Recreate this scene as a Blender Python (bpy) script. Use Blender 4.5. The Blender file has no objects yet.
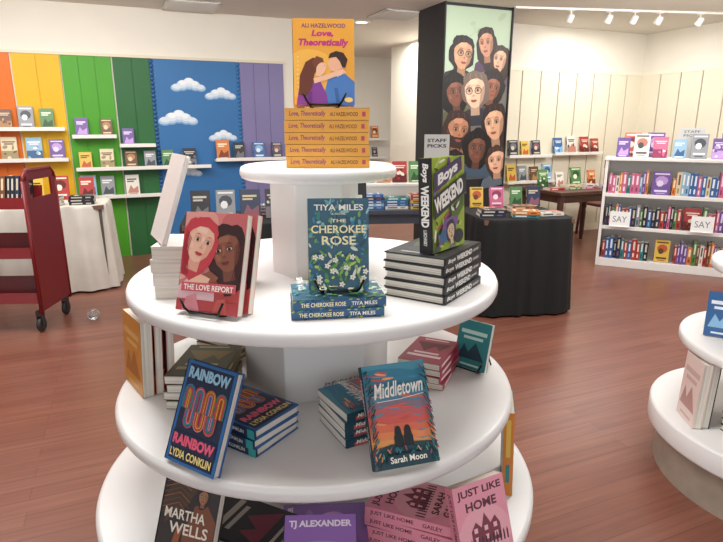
import bpy, math, random
from mathutils import Matrix, Vector
random.seed(7)
scene=bpy.context.scene
COL=scene.collection
rad=math.radians
try:
    scene.view_settings.view_transform='Standard'
    scene.view_settings.look='None'
except Exception: pass

# ---------------------------------------------------------------- materials
def lin(h):
    h=h.lstrip('#'); c=[int(h[i:i+2],16)/255 for i in (0,2,4)]
    return tuple(x/12.92 if x<=.04045 else ((x+.055)/1.055)**2.4 for x in c)+(1,)
MATS={}
def M(h,rough=.45,metal=0.,noise=0.,nscale=8.,alpha=1.,emit=0.):
    key=(h,rough,metal,noise,nscale,alpha,emit)
    if key in MATS: return MATS[key]
    m=bpy.data.materials.new('mat_'+h.strip('#')); m.use_nodes=True
    nt=m.node_tree; b=nt.nodes['Principled BSDF']
    c=lin(h); b.inputs['Base Color'].default_value=c
    b.inputs['Roughness'].default_value=rough; b.inputs['Metallic'].default_value=metal
    if alpha<1: b.inputs['Transmission Weight'].default_value=1-alpha
    if emit: 
        b.inputs['Emission Color'].default_value=c; b.inputs['Emission Strength'].default_value=emit
    if noise:
        tc=nt.nodes.new('ShaderNodeTexCoord'); n=nt.nodes.new('ShaderNodeTexNoise'); n.inputs['Scale'].default_value=nscale
        n.inputs['Detail'].default_value=4
        r=nt.nodes.new('ShaderNodeValToRGB')
        r.color_ramp.elements[0].position=.3; r.color_ramp.elements[1].position=.7
        r.color_ramp.elements[0].color=tuple(x*(1-noise) for x in c[:3])+(1,)
        r.color_ramp.elements[1].color=tuple(min(1,x*(1+noise)) for x in c[:3])+(1,)
        nt.links.new(tc.outputs['Object'],n.inputs['Vector']); nt.links.new(n.outputs['Fac'],r.inputs['Fac'])
        nt.links.new(r.outputs['Color'],b.inputs['Base Color'])
    MATS[key]=m; return m
def page_mat():
    m=bpy.data.materials.new('paper_pages'); m.use_nodes=True; nt=m.node_tree; b=nt.nodes['Principled BSDF']
    tc=nt.nodes.new('ShaderNodeTexCoord'); mp=nt.nodes.new('ShaderNodeMapping'); mp.inputs['Scale'].default_value=(2,900,2)
    n=nt.nodes.new('ShaderNodeTexNoise'); n.inputs['Scale'].default_value=1; n.inputs['Detail'].default_value=2
    r=nt.nodes.new('ShaderNodeValToRGB'); r.color_ramp.elements[0].position=.3; r.color_ramp.elements[1].position=.65
    r.color_ramp.elements[0].color=lin('#bdb5a6'); r.color_ramp.elements[1].color=lin('#f0ebe0')
    nt.links.new(tc.outputs['Object'],mp.inputs['Vector']); nt.links.new(mp.outputs['Vector'],n.inputs['Vector'])
    nt.links.new(n.outputs['Fac'],r.inputs['Fac']); nt.links.new(r.outputs['Color'],b.inputs['Base Color']); b.inputs['Roughness'].default_value=.8
    return m
PAGES=page_mat()
def floor_mat():
    m=bpy.data.materials.new('wood_plank_floor'); m.use_nodes=True; nt=m.node_tree; b=nt.nodes['Principled BSDF']
    tc=nt.nodes.new('ShaderNodeTexCoord'); mp=nt.nodes.new('ShaderNodeMapping'); mp.inputs['Rotation'].default_value=(0,0,-rad(23))
    br=nt.nodes.new('ShaderNodeTexBrick'); br.inputs['Color1'].default_value=lin('#7a4b3d'); br.inputs['Color2'].default_value=lin('#865646')
    br.inputs['Mortar'].default_value=lin('#623d31'); br.inputs['Scale'].default_value=1; br.inputs['Mortar Size'].default_value=.0013
    br.inputs['Brick Width'].default_value=1.3; br.inputs['Row Height'].default_value=.085; br.offset=.37
    n=nt.nodes.new('ShaderNodeTexNoise'); n.inputs['Scale'].default_value=1; n.inputs['Detail'].default_value=6
    mp2=nt.nodes.new('ShaderNodeMapping'); mp2.inputs['Scale'].default_value=(1.6,45,1)
    mix=nt.nodes.new('ShaderNodeMixRGB'); mix.blend_type='OVERLAY'; mix.inputs['Fac'].default_value=.5
    nt.links.new(tc.outputs['Object'],mp.inputs['Vector']); nt.links.new(mp.outputs['Vector'],br.inputs['Vector'])
    nt.links.new(mp.outputs['Vector'],mp2.inputs['Vector']); nt.links.new(mp2.outputs['Vector'],n.inputs['Vector'])
    nt.links.new(br.outputs['Color'],mix.inputs['Color1']); nt.links.new(n.outputs['Fac'],mix.inputs['Color2'])
    nt.links.new(mix.outputs['Color'],b.inputs['Base Color'])
    b.inputs['Roughness'].default_value=.3
    return m

# ---------------------------------------------------------------- mesh builder
class MB:
    def __init__(s): s.v=[];s.f=[];s.m=[];s.sm=[];s.mats=[]
    def mi(s,mat):
        if mat not in s.mats: s.mats.append(mat)
        return s.mats.index(mat)
    def add(s,vs,fs,mat,smooth=False):
        o=len(s.v); s.v+= [tuple(v) for v in vs]; i=s.mi(mat)
        for f in fs: s.f.append([o+k for k in f]); s.m.append(i); s.sm.append(smooth)
    def box(s,x0,x1,y0,y1,z0,z1,mat,T=None):
        vs=[Vector((x,y,z)) for z in (z0,z1) for y in (y0,y1) for x in (x0,x1)]
        if T: vs=[T@v for v in vs]
        s.add(vs,[(0,2,3,1),(4,5,7,6),(0,1,5,4),(2,6,7,3),(0,4,6,2),(1,3,7,5)],mat)
    def lathe(s,prof,mat,n=96,c=(0,0),smooth=True,T=None,ph=0):
        vs=[];fs=[];k=len(prof)
        for i in range(n):
            a=2*math.pi*i/n+ph
            for r,z in prof: vs.append(Vector((c[0]+r*math.cos(a),c[1]+r*math.sin(a),z)))
        if T: vs=[T@v for v in vs]
        for i in range(n):
            j=(i+1)%n
            for q in range(k-1): fs.append((i*k+q,j*k+q,j*k+q+1,i*k+q+1))
        s.add(vs,fs,mat,smooth)
        s.add([vs[i*k] for i in range(n)],[tuple(reversed(range(n)))],mat)
        s.add([vs[i*k+k-1] for i in range(n)],[tuple(range(n))],mat)
    def tube(s,pts,r,mat,n=8):
        pts=[Vector(p) for p in pts]; rings=[]
        for i,p in enumerate(pts):
            d=(pts[min(i+1,len(pts)-1)]-pts[max(i-1,0)]).normalized()
            a=d.orthogonal().normalized() if i==0 else (pa-d*pa.dot(d)).normalized()
            pa=a; b=d.cross(a)
            rings.append([p+a*r*math.cos(2*math.pi*k/n)+b*r*math.sin(2*math.pi*k/n) for k in range(n)])
        vs=[v for R in rings for v in R]; fs=[]
        for i in range(len(pts)-1):
            for k in range(n): fs.append((i*n+k,i*n+(k+1)%n,(i+1)*n+(k+1)%n,(i+1)*n+k))
        fs.append(tuple(reversed(range(n)))); fs.append(tuple((len(pts)-1)*n+k for k in range(n)))
        s.add(vs,fs,mat,True)
    def art(s,A,fn):
        for k,(vs,fs,mat) in enumerate(A.items): s.add([fn(u,v,k) for u,v in vs],fs,mat)
    def mesh(s,name):
        me=bpy.data.meshes.new(name); me.from_pydata(s.v,[],s.f)
        for m in s.mats: me.materials.append(m)
        me.polygons.foreach_set('material_index',s.m); me.polygons.foreach_set('use_smooth',s.sm)
        me.update(); return me
def ob(name,mesh,parent=None,mat=None,bevel=0,label=None):
    o=bpy.data.objects.new(name,mesh); COL.objects.link(o)
    if parent: o.parent=parent
    if mat is not None: o.matrix_basis=mat
    if bevel:
        b=o.modifiers.new('bevel','BEVEL'); b.width=bevel; b.segments=2; b.limit_method='ANGLE'; b.angle_limit=rad(50)
    if label: o['label']=label
    return o
def top(o,label,cat,group=None,kind=None):
    o['label']=label; o['category']=cat
    if group:o['group']=group
    if kind:o['kind']=kind
    return o
def struct(o,label=None):
    o['kind']='structure'
    if label:o['label']=label
    return o

TCACHE={}
def text_geo(s,shear=0,off=.0):
    k=(s,shear,off)
    if k in TCACHE: return TCACHE[k]
    cu=bpy.data.curves.new('t','FONT'); cu.body=s; cu.shear=shear; cu.offset=off; cu.resolution_u=3
    o=bpy.data.objects.new('t',cu); COL.objects.link(o)
    dg=bpy.context.evaluated_depsgraph_get(); dg.update()
    e=o.evaluated_get(dg); me=e.to_mesh()
    vs=[(v.co.x,v.co.y) for v in me.vertices]; fs=[tuple(p.vertices) for p in me.polygons]
    e.to_mesh_clear(); bpy.data.objects.remove(o); bpy.data.curves.remove(cu)
    x0=min(v[0] for v in vs);x1=max(v[0] for v in vs);y0=min(v[1] for v in vs);y1=max(v[1] for v in vs)
    TCACHE[k]=([((a-x0)/(x1-x0),(b-y0)/(y1-y0)) for a,b in vs],fs); return TCACHE[k]
class Art:
    def __init__(s,w,h): s.w=w;s.h=h;s.items=[]
    def cl(s,p): return (min(max(p[0],0.0),s.w),min(max(p[1],0.0),s.h))
    def poly(s,pts,c): s.items.append(([s.cl(p) for p in pts],[tuple(range(len(pts)))],M(c)));return s
    def rect(s,x,y,w,h,c): return s.poly([(x,y),(x+w,y),(x+w,y+h),(x,y+h)],c)
    def ell(s,cx,cy,rx,ry,c,n=20,rot=0):
        cr,sr=math.cos(rot),math.sin(rot)
        return s.poly([(cx+rx*math.cos(2*math.pi*i/n)*cr-ry*math.sin(2*math.pi*i/n)*sr,cy+rx*math.cos(2*math.pi*i/n)*sr+ry*math.sin(2*math.pi*i/n)*cr) for i in range(n)],c)
    def multi(s,polys,c):
        vs=[];fs=[]
        for p in polys:
            o=len(vs); vs+=[s.cl(q) for q in p]; fs.append(tuple(range(o,o+len(p))))
        s.items.append((vs,fs,M(c)));return s
    def stroke(s,pts,wd,c):
        L=[];Rr=[]
        for i,p in enumerate(pts):
            a=pts[max(i-1,0)];b=pts[min(i+1,len(pts)-1)]; dx,dy=b[0]-a[0],b[1]-a[1]; l=math.hypot(dx,dy) or 1
            L.append((p[0]-dy/l*wd/2,p[1]+dx/l*wd/2)); Rr.append((p[0]+dy/l*wd/2,p[1]-dx/l*wd/2))
        return s.multi([[L[i],Rr[i],Rr[i+1],L[i+1]] for i in range(len(pts)-1)],c)
    def arch(s,cx,cy,r0,r1,leg,c,n=14,sg=1):
        pts=[(cx-r1,cy-leg*sg)]+[(cx+r1*math.cos(math.pi-math.pi*i/n),cy+sg*r1*math.sin(math.pi*i/n)) for i in range(n+1)]+[(cx+r1,cy-leg*sg),(cx+r0,cy-leg*sg)]
        pts+=[(cx+r0*math.cos(math.pi*i/n),cy+sg*r0*math.sin(math.pi*i/n)) for i in range(n+1)]+[(cx-r0,cy-leg*sg)]
        return s.poly(pts,c)
    def text(s,t,x,y,w,h,c,shear=0,off=.02,rot=0):
        vs,fs=text_geo(t,shear,off); cr,sr=math.cos(rot),math.sin(rot)
        s.items.append(([(x+a*w*cr-b*h*sr,y+a*w*sr+b*h*cr) for a,b in vs],fs,M(c)));return s
    def face(s,cx,cy,r,skin,hair,long=1.0,lip='#8d3f3a',dark='#2a1b18',shade=None,glasses=False,body=None,rot=0,afro=0,narrow=1.0,eye='#e6ddd2',beard=False,light=None,turn=0):
        cr,sr=math.cos(rot),math.sin(rot)
        def P(x,y):
            x*=narrow; return (cx+(x*cr-y*sr)*r,cy+(x*sr+y*cr)*r)
        T=turn
        if body: s.poly([P(-1.7,-2.3),P(-1.4,-1.5),P(-.5,-1.15),P(.5,-1.15),P(1.4,-1.5),P(1.7,-2.3)],body)
        n=26; pts=[]
        for i in range(n):
            a=2*math.pi*i/n; q=1.14+.07*math.sin(5*a+cx*40)+.05*math.sin(9*a)+afro*(.32+.05*math.sin(13*a))
            y=math.sin(a)*1.38*q/1.22; x=math.cos(a)*q
            if y<0: y*=long; x*=1+.12*(long-1)
            pts.append(P(x-T*.2,y+.06))
        s.poly(pts,hair)
        s.poly([P(-.36,-1.6),P(-.34,-.7),P(.34,-.7),P(.36,-1.6)],shade or skin)
        s.poly([P(-.82,.45),P(-.8,-.1),P(-.66,-.62),P(-.32,-1.02),P(0,-1.12),P(.32,-1.02),P(.66,-.62),P(.8,-.1),P(.82,.45),P(.6,.95),P(0,1.12),P(-.6,.95)],skin)
        if shade:
            s.poly([P(.82,.45),P(.8,-.1),P(.66,-.62),P(.32,-1.02),P(.40,-.55),P(.5,.1)],shade)
            s.multi([[P(T*.25+d*.34-.24,.02),P(T*.25+d*.34,-.1),P(T*.25+d*.34+.24,.02),P(T*.25+d*.34+.2,.3),P(T*.25+d*.34-.2,.3)] for d in (-1,1)],shade)
        if light:
            s.poly([P(-.55,.75),P(-.1,.85),P(.3,.75),P(.2,.48),P(-.4,.48)],light); s.poly([P(-.7,-.05),P(-.4,-.15),P(-.35,-.45),P(-.6,-.5)],light); s.poly([P(T*.25-.08,.3),P(T*.25+.05,.3),P(T*.3+.08,-.22),P(T*.3-.06,-.22)],light)
        if beard: s.poly([P(-.82,.1),P(-.66,-.68),P(-.3,-1.15),P(.3,-1.15),P(.66,-.68),P(.82,.1),P(.5,-.35),P(.2,-.42),P(-.2,-.42),P(-.5,-.35)],hair)
        s.poly([P(-.88,.2),P(-.92,.8),P(-.5,1.25),P(.1,1.35),P(.7,1.15),P(.95,.7),P(.88,.2),P(.66,.66),P(.2,.86),P(-.3,.78),P(-.68,.5)],hair)
        s.multi([[P(T*.25+d*.34+.17*math.cos(a*.785),.08+.08*math.sin(a*.785)) for a in range(8)] for d in (-1,1)],eye)
        s.multi([[P(T*.27+d*.34+.1*math.cos(a*.785),.07+.085*math.sin(a*.785)) for a in range(8)] for d in (-1,1)],dark)
        s.multi([[P(T*.25+d*.34-.21,.14),P(T*.25+d*.34,.21),P(T*.25+d*.34+.21,.14),P(T*.25+d*.34,.175)] for d in (-1,1)],dark)
        s.multi([[P(T*.25+d*.36-.24,.32),P(T*.25+d*.36,.42),P(T*.25+d*.36+.24,.33),P(T*.25+d*.36,.36)] for d in(-1,1)],hair)
        s.poly([P(T*.3-.13,-.3),P(T*.35,-.36),P(T*.3+.14,-.3),P(T*.3+.05,-.22),P(T*.25+.04,.1),P(T*.25-.01,-.2)],shade or '#8f5a49')
        s.poly([P(T*.25-.28,-.6),P(T*.25-.1,-.53),P(T*.25,-.56),P(T*.25+.1,-.53),P(T*.25+.28,-.6),P(T*.25+.12,-.72),P(T*.25-.12,-.72)],lip)
        if glasses:
            for d in (-1,1):
                c0=[P(T*.25+d*.36+.27*math.cos(a*.628),.05+.22*math.sin(a*.628)) for a in range(11)]
                s.stroke(c0,r*.05,dark)

# ---------------------------------------------------------------- books
KINDS={}
def book_kind(name,w,h,t,cover,spine,front=None,spineart=None,hard=False,back=None,pages=None):
    A=Art(w,h); S=Art(h,t)
    if front: front(A)
    if spineart: spineart(S)
    c=MB(); th=.0028 if hard else .0012; ov=.003 if hard else .0006
    cm=M(cover,.35); sm=M(spine,.35); bm=M(back or cover,.35)
    c.box(-w/2,w/2,-t/2,-t/2+th,0,h,cm); c.box(-w/2,w/2,t/2-th,t/2,0,h,bm)
    n=6; prof=[(-w/2-(.0025 if hard else .0008)*math.sin(math.pi*i/n),-t/2+t*i/n) for i in range(n+1)]
    vs=[(x,y,z) for z in (0,h) for x,y in prof]
    fs=[(i,n+1+i,n+2+i,i+1) for i in range(n)]
    c.add(vs,fs,sm,True)
    c.add([(-w/2+th,-t/2,0),(-w/2+th,t/2,0),(-w/2+th,t/2,h),(-w/2+th,-t/2,h)],[(0,1,2,3)],sm)
    for z in (0,h): c.add([(x,y,z) for x,y in prof]+[(-w/2+th,t/2,z),(-w/2+th,-t/2,z)],[tuple(range(n+3))],sm)
    e0=.0002;st=.00007
    c.art(A,lambda u,v,k:(-w/2+u,-t/2-e0-st*k,v))
    c.art(S,lambda u,v,k:(-w/2-e0-.0028*(1 if hard else .35)-st*k,t/2-v,h-u))
    p=MB(); p.box(-w/2+th,w/2-ov,-t/2+th,t/2-th,ov,h-ov,pages or PAGES)
    KINDS[name]=(c.mesh('book_cover'),p.mesh('page_block'),w,h,t)
def book(kind,mat,label,group=None):
    c,p,w,h,t=KINDS[kind]
    e=bpy.data.objects.new('book',None); e.empty_display_size=.05; COL.objects.link(e); e.matrix_basis=mat
    ob('cover',c,e); ob('page_block',p,e)
    return top(e,label,'book',group)
def Rz(a): return Matrix.Rotation(rad(a),4,'Z')
def stand(x,y,z,w,h,t,yaw,lean=0,roll=0):
    R=Rz(yaw)@Matrix.Rotation(-rad(lean),4,'X')@Matrix.Rotation(rad(roll),4,'Y')
    mz=min((R@Vector((a*w/2,b*t/2,c))).z for a in(-1,1) for b in(-1,1) for c in(0,h))
    return Matrix.Translation((x,y,z-mz+.0003))@R
BL=Matrix(((0,0,-1,0),(1,0,0,0),(0,-1,0,0),(0,0,0,1)))
def lying(x,y,z,h,t,yaw): return Matrix.Translation((x,y,z+t/2+.0002))@Rz(yaw)@BL@Matrix.Translation((0,0,-h/2))
def sbook(kind,x,y,z,yaw,lean,label,roll=0,easel=False,group=None):
    c,p,w,h,t=KINDS[kind]
    if easel: make_easel(x,y,z,t,yaw,lean); z+=.004
    return book(kind,stand(x,y,z,w,h,t,yaw,lean,roll),label,group)
def stack(kind,x,y,z,yaw,n,label,group,jit=.004,ja=2.5):
    c,p,w,h,t=KINDS[kind]
    for i in range(n):
        book(kind,lying(x+random.uniform(-jit,jit),y+random.uniform(-jit,jit),z,h,t+.0006,yaw+random.uniform(-ja,ja)),label,group); z+=t+.001
    return z
def make_easel(x,y,z,t,yaw,lean,s=1.0):
    mb=MB(); bk=M('#121216',.3,.5); l=rad(lean)
    def q(px,dy,dz):
        return (px,dy*math.cos(l)+dz*math.sin(l),dz*math.cos(l)-dy*math.sin(l)+.003+t/2*math.sin(l))
    for sx in (-1,1):
        xx=sx*.034*s
        mb.tube([q(xx*1.5,-t/2-.022,.026),q(xx*1.25,-t/2-.018,.008),q(xx,-t/2-.008,-.002),q(xx,t/2+.002,-.002),q(xx,t/2+.004,.004),q(xx*.8,t/2+.004,.06),q(xx*.2,t/2+.004,.12*s)],.0026,bk)
        f=q(xx*.2,t/2+.005,.115*s)
        mb.tube([f,(xx*.9,f[1]+.03,.0025)],.0024,bk)
    a=q(-.036*s,t/2+.004,.004); b=q(.036*s,t/2+.004,.004); mb.tube([a,b],.0024,bk)
    a=q(-.034*s,-t/2-.012,.001); b=q(.034*s,-t/2-.012,.001); mb.tube([a,b],.0024,bk)
    o=ob('book_easel',mb.mesh('book_easel'),mat=Matrix.Translation((x,y,z))@Rz(yaw))
    return top(o,'black wire easel holding up a display book','book stand')

# --- covers
def f_love(A):
    w,h=A.w,A.h
    A.rect(0,0,w,h,'#eaa63c'); A.ell(w*.25,h*.35,w*.5,h*.3,'#f2b850'); 
    A.text('ALI HAZELWOOD',w*.14,h*.895,w*.72,h*.05,'#6d3a78')
    A.text('Love,',w*.3,h*.785,w*.36,h*.085,'#c02f7e',.2,.04); A.text('Theoretically',w*.09,h*.665,w*.82,h*.105,'#c02f7e',.2,.04)
    A.multi([[(w*(.06+.015*math.sin(i)),h*(.1+.05*i)),(w*.09,h*(.11+.05*i)),(w*.06,h*(.12+.05*i))] for i in range(10)],'#fbe29a')
    A.poly([(w*.52,0),(w*.5,h*.14),(w*.56,h*.3),(w*.68,h*.38),(w*.84,h*.37),(w*1.0,h*.27),(w,0)],'#4b7ec4')
    A.poly([(w*.7,0),(w*.66,h*.2),(w*.72,h*.2),(w*.76,0)],'#3a67a8'); A.poly([(w*.62,h*.37),(w*.72,h*.33),(w*.86,h*.38),(w*.8,h*.42)],'#e9edf5')
    A.poly([(w*.68,h*.36),(w*.84,h*.36),(w*.82,h*.48),(w*.68,h*.46)],'#dd9a78')
    A.poly([(w*.57,h*.5),(w*.56,h*.46),(w*.61,h*.4),(w*.7,h*.39),(w*.8,h*.44),(w*.82,h*.53),(w*.74,h*.58),(w*.62,h*.56)],'#efb795')
    A.poly([(w*.57,h*.545),(w*.6,h*.6),(w*.7,h*.63),(w*.82,h*.61),(w*.89,h*.53),(w*.85,h*.44),(w*.8,h*.44),(w*.76,h*.51),(w*.7,h*.56)],'#3b241f')
    A.poly([(w*.04,0),(w*.08,h*.18),(w*.22,h*.31),(w*.42,h*.3),(w*.54,h*.12),(w*.56,0)],'#84409c'); A.poly([(w*.2,0),(w*.24,h*.16),(w*.3,h*.16),(w*.3,0)],'#6c3285')
    A.poly([(w*.08,h*.12),(w*.1,h*.34),(w*.2,h*.5),(w*.32,h*.55),(w*.44,h*.53),(w*.42,h*.44),(w*.34,h*.36),(w*.3,h*.2),(w*.2,h*.1)],'#6a3524')
    A.poly([(w*.36,h*.34),(w*.38,h*.46),(w*.46,h*.5),(w*.53,h*.48),(w*.54,h*.44),(w*.5,h*.38),(w*.44,h*.33)],'#f4c2a2')
    A.poly([(w*.3,h*.5),(w*.38,h*.57),(w*.48,h*.545),(w*.5,h*.5),(w*.42,h*.49),(w*.36,h*.42)],'#7a412b')
    A.poly([(w*.34,h*.25),(w*.6,h*.31),(w*.82,h*.37),(w*.84,h*.4),(w*.8,h*.42),(w*.56,h*.36),(w*.32,h*.31)],'#f4c2a2')
    A.stroke([(w*.5,h*.46),(w*.52,h*.455)],h*.004,'#3b241f'); A.ell(w*.9,h*.06,w*.07,h*.03,'#f6d37a')
def s_love(S):
    w,h=S.w,S.h; S.rect(0,0,w,h,'#eeaa40')
    S.text('Love, Theoretically',w*.05,h*.24,w*.43,h*.54,'#8f2a72',.2,.02); S.text('ALI HAZELWOOD',w*.53,h*.33,w*.33,h*.34,'#7a3a20'); S.rect(w*.91,h*.3,w*.04,h*.4,'#c9445a')
def f_cher(A):
    w,h=A.w,A.h; A.rect(0,0,w,h,'#35647c'); R=random.Random(3)
    for i in range(190):
        v=R.random()*h; u=R.random()*w
        if v>h*.8 and R.random()<.5: continue
        g=['#4f9a50','#86b85a','#b4cf62','#2f6e48','#6aa84e','#dfe5d2','#9cc46e','#3a8cb4'] if v<h*.5 else ['#3f8d80','#7fae5c','#3a8cb4','#294c66','#8cc6b6','#62aebb','#9ecbd6','#5a9fc0']
        A.ell(u,v,w*R.uniform(.02,.085),h*R.uniform(.006,.02),R.choice(g),8,R.uniform(0,3))
    for i in range(14):
        u,v=R.uniform(.05,.95)*w,R.uniform(.03,.42)*h
        for k in range(5): A.ell(u+math.cos(k*1.257)*w*.028,v+math.sin(k*1.257)*w*.028,w*.024,w*.016,'#f0efe6',8,k*1.257)
        A.ell(u,v,w*.013,w*.013,'#d8b53c',8)
    A.text('TIYA MILES',w*.1,h*.87,w*.8,h*.065,'#fbf9f0'); A.text('A NOVEL',w*.38,h*.825,w*.24,h*.016,'#f3f1e6')
    A.text('THE',w*.38,h*.745,w*.24,h*.035,'#fbf5c4'); A.text('CHEROKEE',w*.05,h*.63,w*.9,h*.085,'#fbf5c4'); A.text('ROSE',w*.22,h*.505,w*.56,h*.095,'#fbf5c4')
def s_cher(S):
    w,h=S.w,S.h; S.rect(0,0,w,h,'#2e5a86'); R=random.Random(5)
    for i in range(30): S.ell(R.random()*w,R.choice([.04,.96,.12,.88])*h,w*.02,h*.1,R.choice(['#5e9a4a','#2c7a91','#a5b45a','#1d3d57']),7,R.random())
    S.text('THE CHEROKEE ROSE',w*.08,h*.28,w*.48,h*.44,'#f5efc0'); S.text('TIYA MILES',w*.62,h*.3,w*.28,h*.4,'#f3f1e6')
def f_report(A):
    w,h=A.w,A.h; A.rect(0,0,w,h,'#d9827e'); A.ell(w*.15,h*.9,w*.4,h*.2,'#e4a098'); A.ell(w*.9,h*.9,w*.3,h*.15,'#c96a6c'); A.poly([(0,h*.5),(w*.2,h*.62),(w*.3,h*.4),(0,h*.3)],'#efb6ae')
    A.poly([(w*.42,0),(w*.45,h*.28),(w*.6,h*.4),(w*.9,h*.38),(w,h*.3),(w,0)],'#c04a48')
    A.face(w*.72,h*.63,w*.265,'#8f5644','#3b2022',1.7,lip='#6e2a2c',shade='#7c4838',light='#9f6650',rot=.25,afro=.3,turn=-.5,eye='#d8ccc4')
    A.poly([(0,0),(0,h*.24),(w*.2,h*.36),(w*.45,h*.35),(w*.6,h*.2),(w*.62,0)],'#e9c0c6')
    A.face(w*.29,h*.70,w*.265,'#efbfa6','#c9404c',1.7,lip='#b33c44',shade='#e2a48e',light='#f6cfb9',rot=-.25,turn=.5)
    for i in range(5): A.stroke([(w*(.06+.02*i),h*(.82-.02*i)),(w*(.02+.02*i),h*.62),(w*(.04+.02*i),h*.47),(w*(.02+.025*i),h*.36)],w*.01,'#a92f3c')
    for i in range(4): A.stroke([(w*(.98-.03*i),h*(.7)),(w*(.99-.03*i),h*.5),(w*(.95-.03*i),h*.34)],w*.01,'#57302f')
    A.poly([(w*.3,h*.34),(w*.5,h*.42),(w*.66,h*.36),(w*.6,h*.31),(w*.34,h*.3)],'#8f5644'); A.poly([(w*.16,h*.3),(w*.36,h*.38),(w*.52,h*.34),(w*.48,h*.29),(w*.2,h*.28)],'#efbfa6')
    A.poly([(0,h*.12),(w,h*.12),(w,0),(0,0)],'#b84448'); A.poly([(w*.1,0),(w*.16,h*.14),(w*.3,h*.18),(w*.4,0)],'#d98a94'); A.poly([(w*.6,0),(w*.66,h*.14),(w*.8,h*.16),(w*.84,0)],'#c65a52')
    A.poly([(w*.06,h*.195),(w*.95,h*.215),(w*.95,h*.305),(w*.06,h*.285)],'#cf5a62'); A.text('THE LOVE REPORT',w*.1,h*.213,w*.81,h*.056,'#fff6f0',0,.02,.02)
def s_report(S):
    w,h=S.w,S.h; S.rect(0,0,w,h,'#c34a50'); S.text('THE LOVE REPORT',w*.15,h*.3,w*.45,h*.4,'#fff6f0')
def f_boys(A):
    w,h=A.w,A.h; A.rect(0,0,w,h,'#a3bd3f'); R=random.Random(9)
    A.poly([(0,h*.15),(w*.9,h*.6),(w,h*.8),(w,h*.45),(w*.2,0),(0,0)],'#5f7a2e')
    for i in range(60): A.ell(R.random()*w,R.random()*h,w*R.uniform(.04,.12),h*R.uniform(.01,.03),R.choice(['#6f4a8c','#f2f0e0','#c7d66a','#4b6a2c','#c9527a','#2c3a44','#8d7ab8','#b6cf4e']),7,R.uniform(0,3))
    A.poly([(w*.1,h*.05),(w*.65,h*.2),(w*.75,h*.36),(w*.3,h*.34)],'#7c5a9c'); A.ell(w*.3,h*.16,w*.14,h*.07,'#3a6f9a')
    A.ell(w*.75,h*.12,w*.16,h*.08,'#27313a'); A.face(w*.5,h*.2,w*.13,'#e3c7a4','#3b2a4a',1.2,rot=.2)
    A.poly([(0,h*.64),(w*.84,h*.85),(w*.84,h*1.0),(0,h*.84)],'#4c3566'); A.poly([(0,h*.36),(w,h*.6),(w,h*.82),(0,h*.6)],'#2a2d33')
    A.text('Boys',w*.12,h*.68,w*.66,h*.14,'#fbfbf4',.2,.05,.31); A.text('WEEKEND',w*.06,h*.42,w*.9,h*.16,'#fbfbf4',.2,.05,.31)
def s_boys(S):
    w,h=S.w,S.h; S.rect(0,0,w,h,'#222226'); S.text('Boys',w*.05,h*.2,w*.2,h*.58,'#f4f4f0',.2,.04); S.text('WEEKEND',w*.28,h*.18,w*.44,h*.62,'#f4f4f0',0,.05); S.text('LUBCHANSKY',w*.75,h*.34,w*.17,h*.28,'#f4f4f0')
def f_boysdark(A):
    w,h=A.w,A.h; A.rect(0,0,w,h,'#2e3034'); A.poly([(w*.1,h*.1),(w*.9,h*.35),(w*.8,h*.6),(w*.1,h*.4)],'#4d5a3a'); A.ell(w*.5,h*.7,w*.3,h*.12,'#43454d'); A.rect(w*.2,h*.85,w*.6,h*.05,'#9a9a98')
def f_rain(A):
    w,h=A.w,A.h; A.rect(0,0,w,h,'#2b6aa8'); A.rect(w*.05,h*.03,w*.9,h*.94,'#1f2e4c')
    cols=['#f3c63f','#e9772e','#d8447e','#3aa17c','#4f8fd0','#f0a0b0','#e4542f']
    for c in range(4):
        cx=w*(.17+.22*c)
        for k in range(5): A.arch(cx,h*.70,w*(.008+.021*k),w*(.0205+.021*k),h*.17,cols[(c*2+k)%7],12)
    for c in range(3):
        cx=w*(.28+.22*c)
        for k in range(5): A.arch(cx,h*.42,w*(.008+.021*k),w*(.0205+.021*k),h*.11,cols[(c*3+6-k)%7],12,-1)
    A.rect(w*.05,h*.155,w*.9,h*.15,'#1f2e4c')
    A.text('RAINBOW',w*.08,h*.83,w*.84,h*.115,'#9fd0ea',0,.05); A.text('RAINBOW',w*.08,h*.18,w*.84,h*.105,'#ef5f7f',0,.05)
    A.text('LYDIA CONKLIN',w*.08,h*.06,w*.84,h*.08,'#f5df8e',0,.03)
def s_rain(S):
    w,h=S.w,S.h; S.rect(0,0,w,h,'#20304f'); S.rect(0,0,w*.06,h,'#d8447e'); S.rect(w*.06,0,w*.05,h,'#e9772e'); S.rect(w*.9,0,w*.1,h,'#3aa1a0')
    S.text('RAINBOW RAINBOW',w*.14,h*.25,w*.44,h*.5,'#ef6f8a',0,.04); S.text('CONKLIN',w*.63,h*.3,w*.22,h*.4,'#f7f4ea')
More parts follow.
